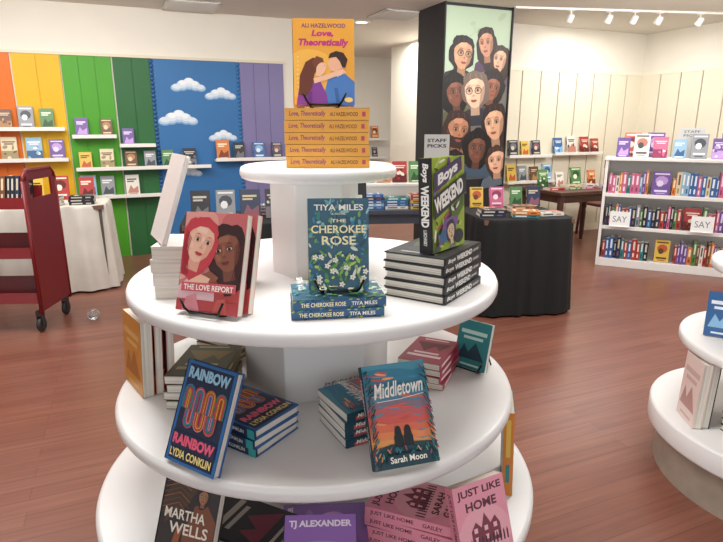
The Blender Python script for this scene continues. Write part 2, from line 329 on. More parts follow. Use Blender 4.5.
def f_mid(A):
    w,h=A.w,A.h; A.rect(0,0,w,h,'#4f9ab2')
    bands=['#f2a45c','#f0905a','#ea7656','#e2645c','#cf6a6e','#8f7f90','#5a8fac','#4590ac','#3d8aa8','#3a86a4']
    for i,c in enumerate(bands): A.poly([(0,h*(.2+.075*i)),(w,h*(.17+.075*i)),(w,h*(.26+.075*i)),(w*.8,h*(.235+.075*i)),(w*.6,h*(.265+.075*i)),(w*.3,h*(.28+.075*i)),(0,h*(.275+.075*i))],c)
    R=random.Random(8)
    for i in range(18): A.ell(w*R.uniform(.1,.9),h*R.uniform(.38,.92),w*R.uniform(.08,.22),h*R.uniform(.006,.014),R.choice(['#f6b27c','#e86a5e','#f2a06a','#d85c54','#5f9dba','#e9785a']),10,R.uniform(-.3,.3))
    A.rect(0,0,w,h*.19,'#1c4653'); A.poly([(0,h*.19),(w*.3,h*.225),(w*.7,h*.22),(w,h*.2),(w,h*.12),(0,h*.12)],'#1f4f5c')
    for cx in (.42,.57):
        A.poly([(w*(cx-.075),h*.19),(w*(cx-.07),h*.29),(w*(cx-.025),h*.325),(w*(cx+.035),h*.325),(w*(cx+.07),h*.285),(w*(cx+.075),h*.19)],'#12222a'); A.ell(w*cx,h*.355,w*.045,h*.035,'#12222a',12); A.poly([(w*(cx-.045),h*.36),(w*(cx+.045),h*.36),(w*(cx+.058),h*.3),(w*(cx-.058),h*.3)],'#12222a')
    for side in (0,1):
        for i in range(60):
            v=h*(.02+.0155*i); u=w*(.01+R.uniform(0,.09)) if side==0 else w*(.99-R.uniform(0,.09))
            A.ell(u,v,w*.055,h*.007,R.choice(['#102a33','#1d5563','#2a7472','#8a3a4a','#348e8e','#1f5468']),6,R.uniform(.5,1.4) if side==0 else R.uniform(1.7,2.6))
    for i in range(34): A.ell(w*(.02+.029*i),h*.15+R.uniform(-.05,.035)*h,w*.045,h*.007,R.choice(['#2e8a86','#12303a','#5aa898','#b24e62','#2f7f96','#e09a6a']),6,R.uniform(.8,2.2))
    A.text('Middletown',w*.11,h*.66,w*.79,h*.15,'#fdfaf0',.38,.016,.06); A.stroke([(w*.14,h*.635),(w*.5,h*.642),(w*.88,h*.67)],h*.006,'#fdfaf0'); A.rect(w*.18,h*.04,w*.64,h*.085,'#1a404c'); A.text('Sarah Moon',w*.22,h*.052,w*.56,h*.06,'#fbf8ee',0,.02)
def s_mid(S):
    w,h=S.w,S.h; S.rect(0,0,w,h,'#1c4454'); S.rect(w*.1,0,w*.25,h*.5,'#c65a57'); S.text('Middletown',w*.12,h*.25,w*.36,h*.5,'#fbf8ee',.2); S.text('Sarah Moon',w*.58,h*.3,w*.25,h*.38,'#fbf8ee')
def f_martha(A):
    w,h=A.w,A.h; A.rect(0,0,w,h,'#2c211f'); A.poly([(0,h*.7),(w*.2,h),(w*.7,h),(w*.45,h*.7),(w*.1,h*.5)],'#4a3226'); A.poly([(w*.5,0),(w*.45,h*.4),(w*.6,h*.72),(w*.8,h*.76),(w,h*.6),(w,0)],'#7d4426'); A.face(w*.72,h*.82,w*.1,'#a8744f','#20161a',1.5,shade='#8a5a3c'); A.poly([(w*.2,h*.1),(w*.35,h*.5),(w*.45,h*.5),(w*.3,0)],'#9a4f22')
    for i in range(7): A.stroke([(w*.02,h*(.9-.05*i)),(w*.3,h*(.97-.05*i)),(w*.5,h*(.92-.06*i))],w*.012,['#6a4a34','#a0622e'][i%2])
    A.text('MARTHA',w*.08,h*.56,w*.74,h*.1,'#f0e9da'); A.text('WELLS',w*.2,h*.42,w*.7,h*.11,'#f0e9da')
def s_dark(S):
    w,h=S.w,S.h; S.rect(0,0,w,h,'#22242e'); S.rect(w*.1,h*.3,w*.35,h*.35,'#8d8578'); S.rect(w*.55,h*.35,w*.2,h*.28,'#9a4a36')
def f_tj(A):
    w,h=A.w,A.h; A.rect(0,0,w,h,'#9a70bd'); A.text('TJ ALEXANDER',w*.06,h*.86,w*.88,h*.085,'#f7eefb',0,.04); A.ell(w*.5,h*.4,w*.3,h*.2,'#d9a7e0'); A.ell(w*.4,h*.3,w*.16,h*.14,'#5a3488'); A.ell(w*.5,h*.68,w*.36,h*.06,'#b48fd0')
def s_tj(S):
    w,h=S.w,S.h; S.rect(0,0,w,h,'#7a4fa6'); S.text('TJ ALEXANDER',w*.5,h*.3,w*.38,h*.4,'#f7eefb'); S.rect(w*.1,h*.3,w*.32,h*.4,'#e6c2ee')
def f_home(A):
    w,h=A.w,A.h; A.rect(0,0,w,h,'#ea9aad'); A.ell(w*.5,h*.45,w*.5,h*.3,'#efabb9')
    A.text('JUST LIKE',w*.07,h*.85,w*.86,h*.1,'#5a2733',0,.03); A.text('HOME',w*.2,h*.72,w*.6,h*.095,'#5a2733',0,.03)
    A.poly([(w*.24,h*.36),(w*.24,h*.52),(w*.34,h*.6),(w*.44,h*.53),(w*.52,h*.67),(w*.62,h*.55),(w*.72,h*.61),(w*.8,h*.52),(w*.8,h*.36)],'#7d3447')
    A.multi([[(w*x,h*y),(w*(x+.07),h*y),(w*(x+.07),h*(y+.05)),(w*x,h*(y+.05))] for x in (.29,.49,.67) for y in (.4,.49)],'#f2b8c4')
    A.multi([[(w*(.06+.07*i),h*.33),(w*(.09+.07*i),h*.33),(w*(.09+.07*i),h*.42),(w*(.075+.07*i),h*.45),(w*(.06+.07*i),h*.42)] for i in range(13)],'#42202b')
    A.text('SARAH',w*.2,h*.2,w*.6,h*.085,'#5a2733',0,.03); A.text('GAILEY',w*.2,h*.07,w*.6,h*.085,'#5a2733',0,.03)
def s_home(S):
    w,h=S.w,S.h; S.rect(0,0,w,h,'#e893a6'); S.text('JUST LIKE HOME',w*.06,h*.25,w*.5,h*.5,'#5a2733',0,.02); S.text('GAILEY',w*.66,h*.3,w*.22,h*.4,'#5a2733')
book_kind('love',.146,.2,.0268,'#eda436','#f0aa3c',f_love,s_love)
book_kind('cher',.125,.192,.0205,'#24485f','#2e5a86',f_cher,s_cher)
book_kind('report',.148,.208,.02,'#d98a86','#c34a50',f_report,s_report)
book_kind('reporth',.15,.208,.03,'#efe9e4','#c34a50',None,s_report)
book_kind('panel',.15,.205,.011,'#eceae6','#e4e1dc',None,None,True,None,M('#f2f0ec',.7))
book_kind('boys',.15,.215,.0205,'#2e3034','#26262b',f_boysdark,s_boys,True)
book_kind('boysfat',.15,.208,.032,'#93a83c','#26262b',f_boys,s_boys,True)
book_kind('rain',.142,.213,.021,'#2b5f9f','#20304f',f_rain,s_rain,True)
book_kind('mid',.142,.213,.02,'#27566b','#1c4454',f_mid,s_mid)
book_kind('martha',.142,.216,.03,'#2c211f','#2a2224',f_martha,s_dark,True)
book_kind('tj',.155,.205,.022,'#8e64b4','#7a4fa6',f_tj,s_tj)
book_kind('home',.14,.212,.026,'#ea9aad','#e893a6',f_home,s_home)
def blocks(c1,c2,c3):
    def f(A):
        w,h=A.w,A.h; A.rect(w*.1,h*.72,w*.8,h*.08,c2); A.rect(w*.2,h*.61,w*.6,h*.06,c2); A.poly([(w*.08,h*.2),(w*.25,h*.5),(w*.4,h*.34),(w*.6,h*.56),(w*.92,h*.2)],c3); A.rect(w*.2,h*.06,w*.6,h*.04,c2)
    def s(S):
        w,h=S.w,S.h; S.rect(w*.08,h*.28,w*.45,h*.42,c2); S.rect(w*.62,h*.3,w*.22,h*.36,c3)
    return f,s
def plain(name,w,h,t,c,c2,c3,hard=False,spine=None):
    f,s=blocks(c,c2,c3); book_kind(name,w,h,t,c,spine or c,f,s,hard)
plain('orange',.15,.205,.03,'#c8873c','#d9a862','#a8692c')
plain('teal',.105,.14,.016,'#2b8286','#bfe3d9','#173f4a')
plain('outer',.14,.245,.028,'#3d6f78','#e7c25a','#3d8a90',False,'#d98a3e')
plain('dark',.142,.213,.022,'#23232a','#b9b4aa','#7a3040',True)
plain('olive',.142,.205,.022,'#565438','#b8b089','#8a7a4a',False,'#6d5f42')
plain('pinkred',.12,.18,.018,'#a83c50','#f0d8d8','#6a2030',False)
plain('blue',.13,.19,.02,'#2f5f94','#dfe8f0','#86b4d8')
plain('black',.15,.23,.026,'#1e1e22','#8a8a8a','#55505a',True)
plain('tallblack',.16,.285,.034,'#2a2629','#a59a94','#6a4a50',True)
plain('palepink',.16,.285,.034,'#e6cfc8','#cbb0a8','#b98f88',True)

# ---------------------------------------------------------------- room
CY=23; c23,s23=math.cos(rad(23)),math.sin(rad(23)); CEIL=2.74
wallm=M('#e4ded1',.7,0,.02,3); trimw=M('#e8e5de',.45)
def wall(name,x0,y0,x1,y1,z0,z1,mat,th=.1,label=None):
    d=Vector((x1-x0,y1-y0,0)); L=d.length; a=math.atan2(d.y,d.x)
    mb=MB(); mb.box(0,L,0,th,z0,z1,mat)
    o=ob(name,mb.mesh(name),mat=Matrix.Translation((x0,y0,0))@Matrix.Rotation(a,4,'Z')); return struct(o,label)
mb=MB(); mb.box(-9,9,-4,13,-.05,0,floor_mat()); struct(ob('floor',mb.mesh('floor')),'reddish brown wood plank floor')
mb=MB(); mb.box(-9,9,-4,13,CEIL,CEIL+.1,M('#dcd7cd',.8,0,.02,2)); struct(ob('ceiling',mb.mesh('ceiling')),'off-white ceiling')
W1=Vector((-3.68,6.1,0)); DU=Vector((c23,s23,0)); DN=Vector((s23,-c23,0))
def w1(u,n=0,z=0): p=W1+DU*u+DN*n; return (p.x,p.y,z)
W2=Vector((4.04,8.5,0))
def w2(u,n=0,z=0): p=W2+DU*u+DN*n; return (p.x,p.y,z)
a=w1(-4.5);b=w1(3.42); wall('wall_back_left',a[0],a[1],b[0],b[1],0,CEIL,wallm,label='cream painted wall above coloured panels')
c=w1(3.42,-3.2); wall('wall_return_left',b[0],b[1],c[0],c[1],0,CEIL,wallm)
d=(c[0]+DU.x*4.6,c[1]+DU.y*4.6); wall('wall_back_middle',c[0]-DU.x*.3,c[1]-DU.y*.3,d[0],d[1],0,CEIL,wallm)
a=w2(-2.75);b=w2(0.0); wall('wall_back_right',a[0],a[1],b[0]+.1,b[1]+.04,0,CEIL,wallm)
e=w2(-2.75,-2.6); wall('wall_return_right',e[0],e[1],a[0],a[1],0,CEIL,wallm)
e=w2(0,9); wall('wall_right',b[0],b[1],e[0],e[1],0,CEIL,wallm)
wall('wall_left',-7.2,-4,-7.9,4.4,0,CEIL,wallm)
pan=[('trim_1',-3.2,.06,'#dc6c12','bright orange wall panel'),('trim_2',.075,.52,'#dfae0c','yellow wall panel'),('trim_3',.53,1.02,'#46981c','bright green wall panel'),('trim_4',1.035,1.42,'#22602f','dark green wall panel'),('trim_6',2.40,2.95,'#7c749f','muted lavender wall panel')]
for n,u0,u1,c,l in pan:
    mb=MB(); m=M(c,.55,0,.05,2)
    k=max(2,int((u1-u0)/.16))
    for i in range(k): mb.box(u0+(u1-u0)*i/k+.003,u0+(u1-u0)*(i+1)/k-.003,-.02,0,0,2.22,m)
    mb.box(u0,u1,-.012,0,0,2.22,M(c,.6))
    struct(ob(n,mb.mesh(n),mat=Matrix.Translation(W1)@Rz(23)),l)
mb=MB(); bl='#2c6aa2'; mb.box(1.44,2.39,-.022,0,0,2.22,M(bl,.55,0,.05,2))
A=Art(.95,2.22)
for cx,cy,s in [(.38,1.93,.15),(.74,1.84,.14),(.24,1.56,.17),(.74,1.36,.13),(.3,.95,.13)]:
    P5=[(-.9,-.02,.42,.24),(-.45,.16,.44,.36),(.05,.3,.46,.42),(.5,.14,.4,.34),(.92,-.02,.36,.22)]
    for px_,py_,rx_,ry_ in P5: A.ell(cx+px_*s,cy+(py_-.12)*s,s*rx_*1.05,s*ry_*1.05,'#6f98c0',16)
    for px_,py_,rx_,ry_ in P5: A.ell(cx+px_*s,cy+(py_-.05)*s,s*rx_*.97,s*ry_*.97,'#a9c1d6',16)
    for px_,py_,rx_,ry_ in P5: A.ell(cx+px_*s*.95,cy+(py_+.03)*s,s*rx_*.82,s*ry_*.78,'#cfdbe5',16)
    for px_,py_,rx_,ry_ in P5[1:4]: A.ell(cx+px_*s*.9,cy+(py_+.12)*s,s*rx_*.6,s*ry_*.5,'#e4eaed',14)
mb.art(A,lambda u,v,k:(1.44+u,-.0222-.00006*k,v))
struct(ob('trim_5',mb.mesh('trim_5'),mat=Matrix.Translation(W1)@Rz(23)),'sky blue wall panel with painted white clouds')
for i,(u,c) in enumerate([(1.43,'#225488'),(2.395,'#2c6aa2')]):
    mb=MB(); 
    for k in range(34): mb.lathe([(.0001,-.004),(.024,-.004),(.024,.004),(.0001,.004)],M(c),12,T=Matrix.Translation((u,-.024,2.19-k*.046))@Matrix.Rotation(rad(90),4,'X'))
    struct(ob('trim_%d'%(7+i),mb.mesh('trim'),mat=Matrix.Translation(W1)@Rz(23)),'scalloped painted edging strip')
mb=MB(); mb.box(-3.2,2.97,-.03,0,2.22,2.25,M('#d9cfb4')); struct(ob('trim_9',mb.mesh('trim'),mat=Matrix.Translation(W1)@Rz(23)),'pale moulding above coloured panels')
slm=M('#e2dac5',.6,0,.02,2)
for n,P0,ang,u0,u1 in [('trim_10',W2,23,-2.75,-.02),('trim_11',W2,-67,.02,6)]:
    mb=MB(); k=int((u1-u0)/.3)
    for i in range(k): mb.box(u0+(u1-u0)*i/k+.009,u0+(u1-u0)*(i+1)/k-.009,-.03,0,.1,2.18,slm)
    mb.box(u0,u1,-.01,0,.1,2.18,M('#978e7a')); mb.box(u0,u1,-.035,0,2.18,2.23,M('#e9e2cf')); mb.box(u0,u1,-.03,0,0,.1,M('#e9e2cf'))
    struct(ob(n,mb.mesh(n),mat=Matrix.Translation(P0)@Rz(ang)),'cream slat wall panelling with vertical grooves')
# column with mural
mb=MB(); blk=M('#1b1b1f',.5); mb.box(0,.87,0,.55,0,CEIL,blk); 
A=Art(.87,CEIL); R=random.Random(11); A.rect(.015,.9,.84,1.81,'#a9bba2')
for i in range(40): A.ell(R.uniform(.03,.84),R.uniform(1.0,2.68),R.uniform(.03,.09),R.uniform(.01,.03),R.choice(['#9db095','#a3b59b','#b4c5ac','#b0c1a8','#a0b199']),8,R.uniform(0,3))
A.poly([(.02,.9),(.02,1.9),(.14,2.1),(.3,2.0),(.5,2.1),(.7,2.0),(.85,2.1),(.85,.9)],'#6b6660')
#      cx  cy   r   skin  hair long body gl rot afro nar beard turn
faces=[(.54,2.36,.125,'#b98468','#2a1e1c',1.9,'#4a3350',0,.15,0,.9,0,-.5),(.73,2.20,.115,'#cf9f82','#33231c',2.1,'#5b4f5c',0,-.12,0,.88,0,-.7),(.25,2.24,.14,'#c0906f','#1a1517',1.1,'#2f2c33',1,-.1,0,1,0,.5),
(.65,1.90,.12,'#8b5742','#1f1614',1.15,'#54404f',0,-.18,1.0,1,0,.4),(.17,1.84,.13,'#74493a','#15110f',1.1,'#5a5a40',0,.15,1.0,1,0,.5),(.42,1.86,.16,'#d8b094','#6a5a50',1.0,'#2b2d36',1,.08,0,1.0,0,-.4),
(.70,1.52,.165,'#c79878','#2a1c1a',1.8,'#5c3a46',0,.16,0,.95,0,-.5),(.22,1.44,.165,'#a87356','#33211c',1.2,'#8a6248',0,-.16,0,.97,1,.6),(.48,1.24,.14,'#6a4232','#120e0e',1.1,'#3d4e60',0,-.05,.7,1,0,.2),(.76,1.10,.13,'#d0a083','#3d2a22',1.3,'#55606a',0,.1,0,1.1,0,-.5),(.18,1.06,.13,'#a06b50','#1c1515',1.4,'#6a5560',0,-.1,0,1,0,.4)]
hx=lambda sk,f,o=0:'#%02x%02x%02x'%tuple(min(255,int(int(sk[i:i+2],16)*f+o)) for i in (1,3,5))
for cx,cy,r,sk,hr,lg,bd,gl,ro,af,na,be,tn in faces:
    A.face(cx,cy,r,sk,hr,lg,shade=hx(sk,.8),light=hx(sk,1.0,16),glasses=bool(gl),body=bd,rot=ro,afro=af,narrow=na,eye=hx(sk,.6,70),beard=bool(be),lip='#84463f',turn=tn)
    for q in range(4): A.stroke([(cx-r*(.8-.4*q),cy+r*1.15),(cx-r*(.95-.5*q),cy+r*.8)],r*.05,hx(hr,1.0,30))
mb.art(A,lambda u,v,k:(u,-.001-.00006*k,v))
mb.box(-.01,.88,-.022,.56,0,.12,blk); mb.box(0,.016,-.024,0,.12,CEIL,blk); mb.box(.854,.87,-.024,0,.12,CEIL,blk)
struct(ob('wall_column',mb.mesh('wall_column'),mat=Matrix.Translation((.858,6.31,0))@Rz(23)),'black column with painted mural of many faces')
def vent(x,y,w=.55,d=.55):
    mb=MB(); f=M('#e3dfd6'); g=M('#77736b')
    mb.box(-w/2,w/2,-d/2,d/2,-.012,0,g)
    for a,b2,c2,d2 in [(-w/2,w/2,-d/2,-d/2+.03),(-w/2,w/2,d/2-.03,d/2),(-w/2,-w/2+.03,-d/2,d/2),(w/2-.03,w/2,-d/2,d/2)]: mb.box(a,b2,c2,d2,-.02,0,f)
    for i in range(9): y0=-d/2+.05+i*(d-.1)/9; mb.box(-w/2+.03,w/2-.03,y0,y0+.02,-.022,-.004,f)
    top(ob('ceiling_vent',mb.mesh('ceiling_vent'),mat=Matrix.Translation((x,y,CEIL))@Rz(23)),'square louvred air vent set in the ceiling','vent')
vent(-1.82,6.5); vent(.42,7.0)
def spot(x,y):
    e=bpy.data.objects.new('spotlight',None); COL.objects.link(e); e.location=(x,y,CEIL-.018); e.rotation_euler=(0,0,rad(23))
    mb=MB(); w=M('#e8e6e0'); mb.tube([(0,0,0),(0,0,-.06)],.008,w); mb.box(-.02,.02,-.03,.03,-.012,0,w); ob('mount',mb.mesh('mount'),e)
    mb=MB(); T=Matrix.Translation((0,0,-.075))@Matrix.Rotation(rad(35),4,'X')@Matrix.Scale(.75,4); mb.lathe([(.03,.05),(.045,.03),(.05,-.05),(.052,-.07),(.042,-.068),(.04,-.05)],w,20,T=T); ob('lamp_housing',mb.mesh('lamp_housing'),e)
    mb=MB(); mb.lathe([(.0001,-.05),(.04,-.052),(.0001,-.054)],M('#fff6e0',.3,emit=6),16,T=T); ob('bulb',mb.mesh('bulb'),e,label='glowing warm white bulb')
    top(e,'white track spotlight hanging from the ceiling rail','spotlight','track spotlights')
mb=MB(); mb.box(-1.3,1.3,-.018,.018,-.02,0,M('#e8e6e0')); top(ob('light_track',mb.mesh('light_track'),mat=Matrix.Translation((2.95,6.75,CEIL))@Rz(8)),'white metal lighting rail on the ceiling','light rail')
for x,y in [(2.3,6.66),(2.75,6.72),(3.05,6.76),(3.35,6.81),(3.85,6.88)]: spot(x,y)
def downlight(x,y):
    mb=MB(); mb.lathe([(.11,0),(.11,-.008),(.08,-.012),(.078,0)],M('#efece4'),24); mb.lathe([(.0001,-.004),(.078,-.004),(.078,-.002)],M('#fff8e8',emit=3),24)
    top(ob('ceiling_light',mb.mesh('ceiling_light'),mat=Matrix.Translation((x,y,CEIL))),'small round recessed ceiling light','ceiling light')
downlight(0,7.5)

# ---------------------------------------------------------------- small books
PAL=[('pink','#c9668a','#f3dce4','#8c2f55'),('purple','#6a4d92','#ddd2ea','#b995cf'),('blue','#33609a','#dfe6ee','#7faed6'),('teal','#34807f','#dbe8e4','#134a50'),('red','#a83532','#ecd8c5','#5a1513'),('orange','#cf7a38','#f6e4c6','#7a3410'),('yellow','#d9b54a','#5a3a10','#b9542d'),('black','#202126','#c9c5ba','#6d6a70'),('white','#dedad0','#4a4744','#b97a6a'),('green','#4f8049','#dfe6cc','#1f4a22'),('navy','#24304f','#d3c6a4','#8a5060'),('cream','#d9cba8','#6e4a30','#9a8a60'),('grey','#8e9196','#e9e9e7','#40444c'),('brown','#6b4430','#dcc49c','#a87d50'),('light blue','#8fb3cc','#f2f2f0','#2f5a86'),('coral','#d8735f','#f6e6da','#7d2f38')]
SB=[]
for nm,c,c2,c3 in PAL:
    for var in range(3):
        w,h,t=.14,.21,.026; mb=MB(); cm=M(c,.4); R=random.Random(len(SB)*7+1)
        mb.box(-w/2,w/2,-t/2,-t/2+.0015,0,h,cm); mb.box(-w/2,w/2,t/2-.0015,t/2,0,h,cm); mb.box(-w/2-.001,-w/2+.001,-t/2,t/2,0,h,cm); mb.box(-w/2+.001,w/2-.003,-t/2+.0015,t/2-.0015,.002,h-.002,PAGES)
        A=Art(w,h)
        if var==0: A.rect(w*.12,h*.74,w*.7,h*.07,c2).rect(w*.12,h*.64,w*.5,h*.06,c2).poly([(w*.1,h*.1),(w*.35,h*.5),(w*.55,h*.3),(w*.9,h*.45),(w*.9,h*.1)],c3).rect(w*.2,h*.03,w*.6,h*.04,c2)
        elif var==1: A.ell(w*.5,h*.62,w*.36,h*.2,c3,9).ell(w*.42,h*.5,w*.2,h*.14,c2,7).rect(w*.1,h*.87,w*.8,h*.06,c2).rect(w*.15,h*.14,w*.7,h*.08,c2).rect(w*.25,h*.06,w*.5,h*.04,c3)
        else:
            A.rect(0,0,w,h*.4,c3)
            for k in range(7): A.ell(w*R.uniform(.1,.9),h*R.uniform(.08,.6),w*R.uniform(.06,.2),h*R.uniform(.04,.09),R.choice([c,c2,c3]),7,R.uniform(0,3))
            A.rect(w*.1,h*.76,w*.8,h*.05,c2).rect(w*.2,h*.67,w*.6,h*.05,c2)
        mb.art(A,lambda u,v,k:(-w/2+u,-t/2-.0004-.0003*k,v))
        S=Art(h,t); S.rect(h*.1,t*.3,h*.42,t*.4,c2).rect(h*.66,t*.3,h*.2,t*.36,c3 if var else c2)
        mb.art(S,lambda u,v,k:(-w/2-.0016-.0003*k,t/2-v,h-u))
        SB.append((nm,mb.mesh('small_book')))
PI={p[0]:i*3 for i,p in enumerate(PAL)}
def small(mat,where,sc=(1,1,1),idx=None,group=None,how='paperback book'):
    i=random.randrange(len(SB)) if idx is None else idx; nm,me=SB[i]
    o=ob('book',me,mat=mat@Matrix.Diagonal((sc[0],sc[1],sc[2],1)))
    return top(o,f'{nm} {how} {where}','book',group)
def faceout(x,y,z,yaw,where,group,lean=12,sc=None,idx=None):
    s=sc or random.uniform(.85,1.15); w,h,t=.14*s,.21*s,.026
    return small(stand(x,y,z,w,h,t,yaw,lean),where,(s*random.uniform(.9,1.05),1,s),idx,group)
def spines(x,y,z,yaw,L,where,group,hmin=.85,hmax=1.1,pool=None,tmin=.9,tmax=1.7):
    u=0; d=Vector((math.cos(rad(yaw)),math.sin(rad(yaw)),0))
    while u<L:
        ts=random.uniform(tmin,tmax); t=.026*ts
        if u+t>L: break
        s=random.uniform(hmin,hmax); p=Vector((x,y,z))+d*(u+t/2)
        m=Matrix.Translation(p)@Rz(yaw+90)
        ix=None if pool is None else PI[random.choice(pool)]+random.randrange(3)
        small(m,where,(s*.95,ts,s),ix,group,'upright book'); u+=t+.0015
def flat(x,y,z,yaw,where,group,n=1,pool=None):
    for k in range(n):
        ix=None if pool is None else PI[random.choice(pool)]+random.randrange(3)
        small(lying(x+random.uniform(-.006,.006),y+random.uniform(-.006,.006),z,.21,.026,yaw+random.uniform(-4,4)),where,(1,1,1),ix,group,'book lying flat'); z+=.0268
    return z

def ledge(P,u0,u1,z,depth=.14,label='white narrow wall ledge holding face-out books',ang=23):
    mb=MB(); m=trimw; mb.box(u0,u1,-depth,-.022,z-.02,z,m); mb.box(u0,u1,-depth-.012,-depth,z-.02,z+.02,m)
    return top(ob('wall_shelf',mb.mesh('wall_shelf'),mat=Matrix.Translation(P)@Rz(ang),bevel=.003),label,'shelf')
G='face-out books on the coloured wall ledges'
L1=[(-.6,.5,1.46),(.56,1.0,1.38),(1.02,1.40,1.28),(.56,2.0,1.03),(2.06,3.05,1.10),(-.6,.5,1.14),(.56,1.42,.72)]
for u0,u1,z in L1:
    ledge(W1,u0,u1,z)
    u=max(u0,-.15)+.1
    while u<u1-.06:
        p=w1(u,.088,z); faceout(p[0],p[1],z,23,'facing out on a wall ledge',G); u+=random.uniform(.19,.26)
mb=MB(); mb.box(0,.16,-.015,0,0,.5,M('#a9b83a')); A=Art(.16,.5); A.rect(.01,.01,.14,.48,'#d7d24a'); A.ell(.08,.36,.05,.07,'#c9762a'); A.rect(.03,.1,.1,.12,'#3f6b3a'); mb.art(A,lambda u,v,k:(u,-.016-.001*k,v))
q=w1(3.08,.005); top(ob('poster',mb.mesh('poster'),mat=Matrix.Translation((q[0],q[1],1.6))@Rz(23)),'yellow-green narrow poster hung on the wall','poster')
G2='face-out books on the cream slat wall'
for u0,u1,z in [(-2.35,-1.65,1.10),(-1.6,-.75,1.12),(-2.35,-1.5,.76)]:
    ledge(W2,u0,u1,z,label='white narrow ledge on the cream slat wall')
    u=u0+.1
    while u<u1-.05:
        p=w2(u,.09,z); faceout(p[0],p[1],z,23,'facing out on the slat wall',G2,sc=random.uniform(.9,1.15)); u+=random.uniform(.18,.24)

# ---------------------------------------------------------------- bookcase right
BA=-math.degrees(math.atan2(.447,.894)); bx,by=2.62,6.03
def bc(u,n,z): v=Matrix.Rotation(rad(BA),4,'Z')@Vector((u,-n,0)); return (bx+v.x,by+v.y,z)
e=bpy.data.objects.new('bookcase',None); COL.objects.link(e); e.matrix_basis=Matrix.Translation((bx,by,0))@Rz(BA)
L=1.75; wm=M('#e9e7e2',.4)
def part(name,*bx_,**k):
    mb=MB(); 
    for b_ in bx_: mb.box(*b_,wm)
    return ob(name,mb.mesh(name),e,bevel=.003)
part('side_panel',(-.03,0,-0,.34,0,1.14)); part('side_panel',(L,L+.03,0,.34,0,1.14)); part('back_panel',(0,L,.32,.34,.02,1.14))
part('top_panel',(-.04,L+.04,-.015,.35,1.14,1.17))
for z in (.79,.44): part('shelf',(0,L,.0,.32,z-.025,z),(0,L,-.008,0,z-.03,z+.01))
part('bottom_shelf',(0,L,.0,.32,.04,.085),(0,L,-.01,0,0,.085))
top(e,'low white wooden bookcase filled with colourful paperbacks','bookcase')
pool_p=['pink','pink','purple','blue','teal','light blue','purple','pink','orange','white','coral','cream']
pool_d=['black','pink','blue','red','black','purple','grey','navy','green','black','white','coral']
GB='paperbacks packed in the low bookcase'
def rowof(z,u0,u1,pool,hm):
    p=bc(u0,-.10,z); spines(p[0],p[1],z+.0005,BA,u1-u0,'on a white bookcase shelf',GB,.85,hm,pool)
rowof(.79,.02,.42,pool_p,1.22); rowof(.79,.62,1.3,pool_p,1.22); p=bc(.52,-.06,.79); faceout(p[0],p[1],.791,BA,'facing out in the bookcase',GB,6,1.15,PI['purple']+1)
rowof(.44,.02,.75,pool_d,1.18); rowof(.44,.93,1.3,pool_d,1.18); p=bc(.84,-.06,.44); faceout(p[0],p[1],.441,BA,'facing out in the bookcase',GB,6,1.1,PI['red']+2)
rowof(.085,.02,.5,['blue','black','red','grey','teal','navy'],1.2); rowof(.085,.72,1.35,['orange','red','purple','white','green','brown'],1.2); p=bc(.61,-.06,.085); faceout(p[0],p[1],.086,BA,'facing out in the bookcase',GB,6,1.1,PI['yellow']+1)
for i,(sc,cn) in enumerate([(.95,'purple'),(1.15,'white'),(1.0,'pink'),(.9,'light blue'),(1.15,'grey'),(.95,'purple'),(1.1,'navy')]):
    p=bc(.12+i*.175,-.12,1.17); faceout(p[0],p[1],1.1705,BA,'facing out on the bookcase top','display books on top of the bookcase',10,sc,PI[cn]+i%3)
for i,cn in enumerate(['coral','purple','blue']):
    p=bc([.2,.42,1.1][i],-.25,1.17); faceout(p[0],p[1],1.1705,BA,'facing out on the bookcase top','display books on top of the bookcase',8,1.2,PI[cn]+1)
def sign(x,y,z,yaw,w,h,txt,label,lean=5,col='#e9e9e6',tc='#333338',off=.03):
    mb=MB(); mb.box(-w/2,w/2,-.003,.003,0,h,M(col,.3)); mb.box(-w/2,w/2,-.02,.03,-.001,.004,M(col,.3))
    A=Art(w,h)
    for i,(t,fx,fy,fw,fh) in enumerate(txt): A.text(t,w*fx,h*fy,w*fw,h*fh,tc,0,off)
    mb.art(A,lambda u,v,k:(-w/2+u,-.0035-.0003*k,v))
    return top(ob('shelf_sign',mb.mesh('shelf_sign'),mat=Matrix.Translation((x,y,z+.001))@Rz(yaw)@Matrix.Rotation(-rad(lean),4,'X')),label,'sign')
for u in (.17,.93):
    p=bc(u,.055,.45); sign(p[0],p[1],.45,BA,.2,.16,[('SAY',.16,.3,.68,.4)],'white card sign standing on a bookcase shelf',tc='#77757a',off=0)
p=bc(.74,-.24,1.17); sign(p[0],p[1],1.171,BA,.24,.3,[('STAFF',.2,.84,.6,.08),('PICKS',.2,.71,.6,.08)],'grey acrylic sign holder on the bookcase top',lean=0,col='#c9c9c6',off=0)

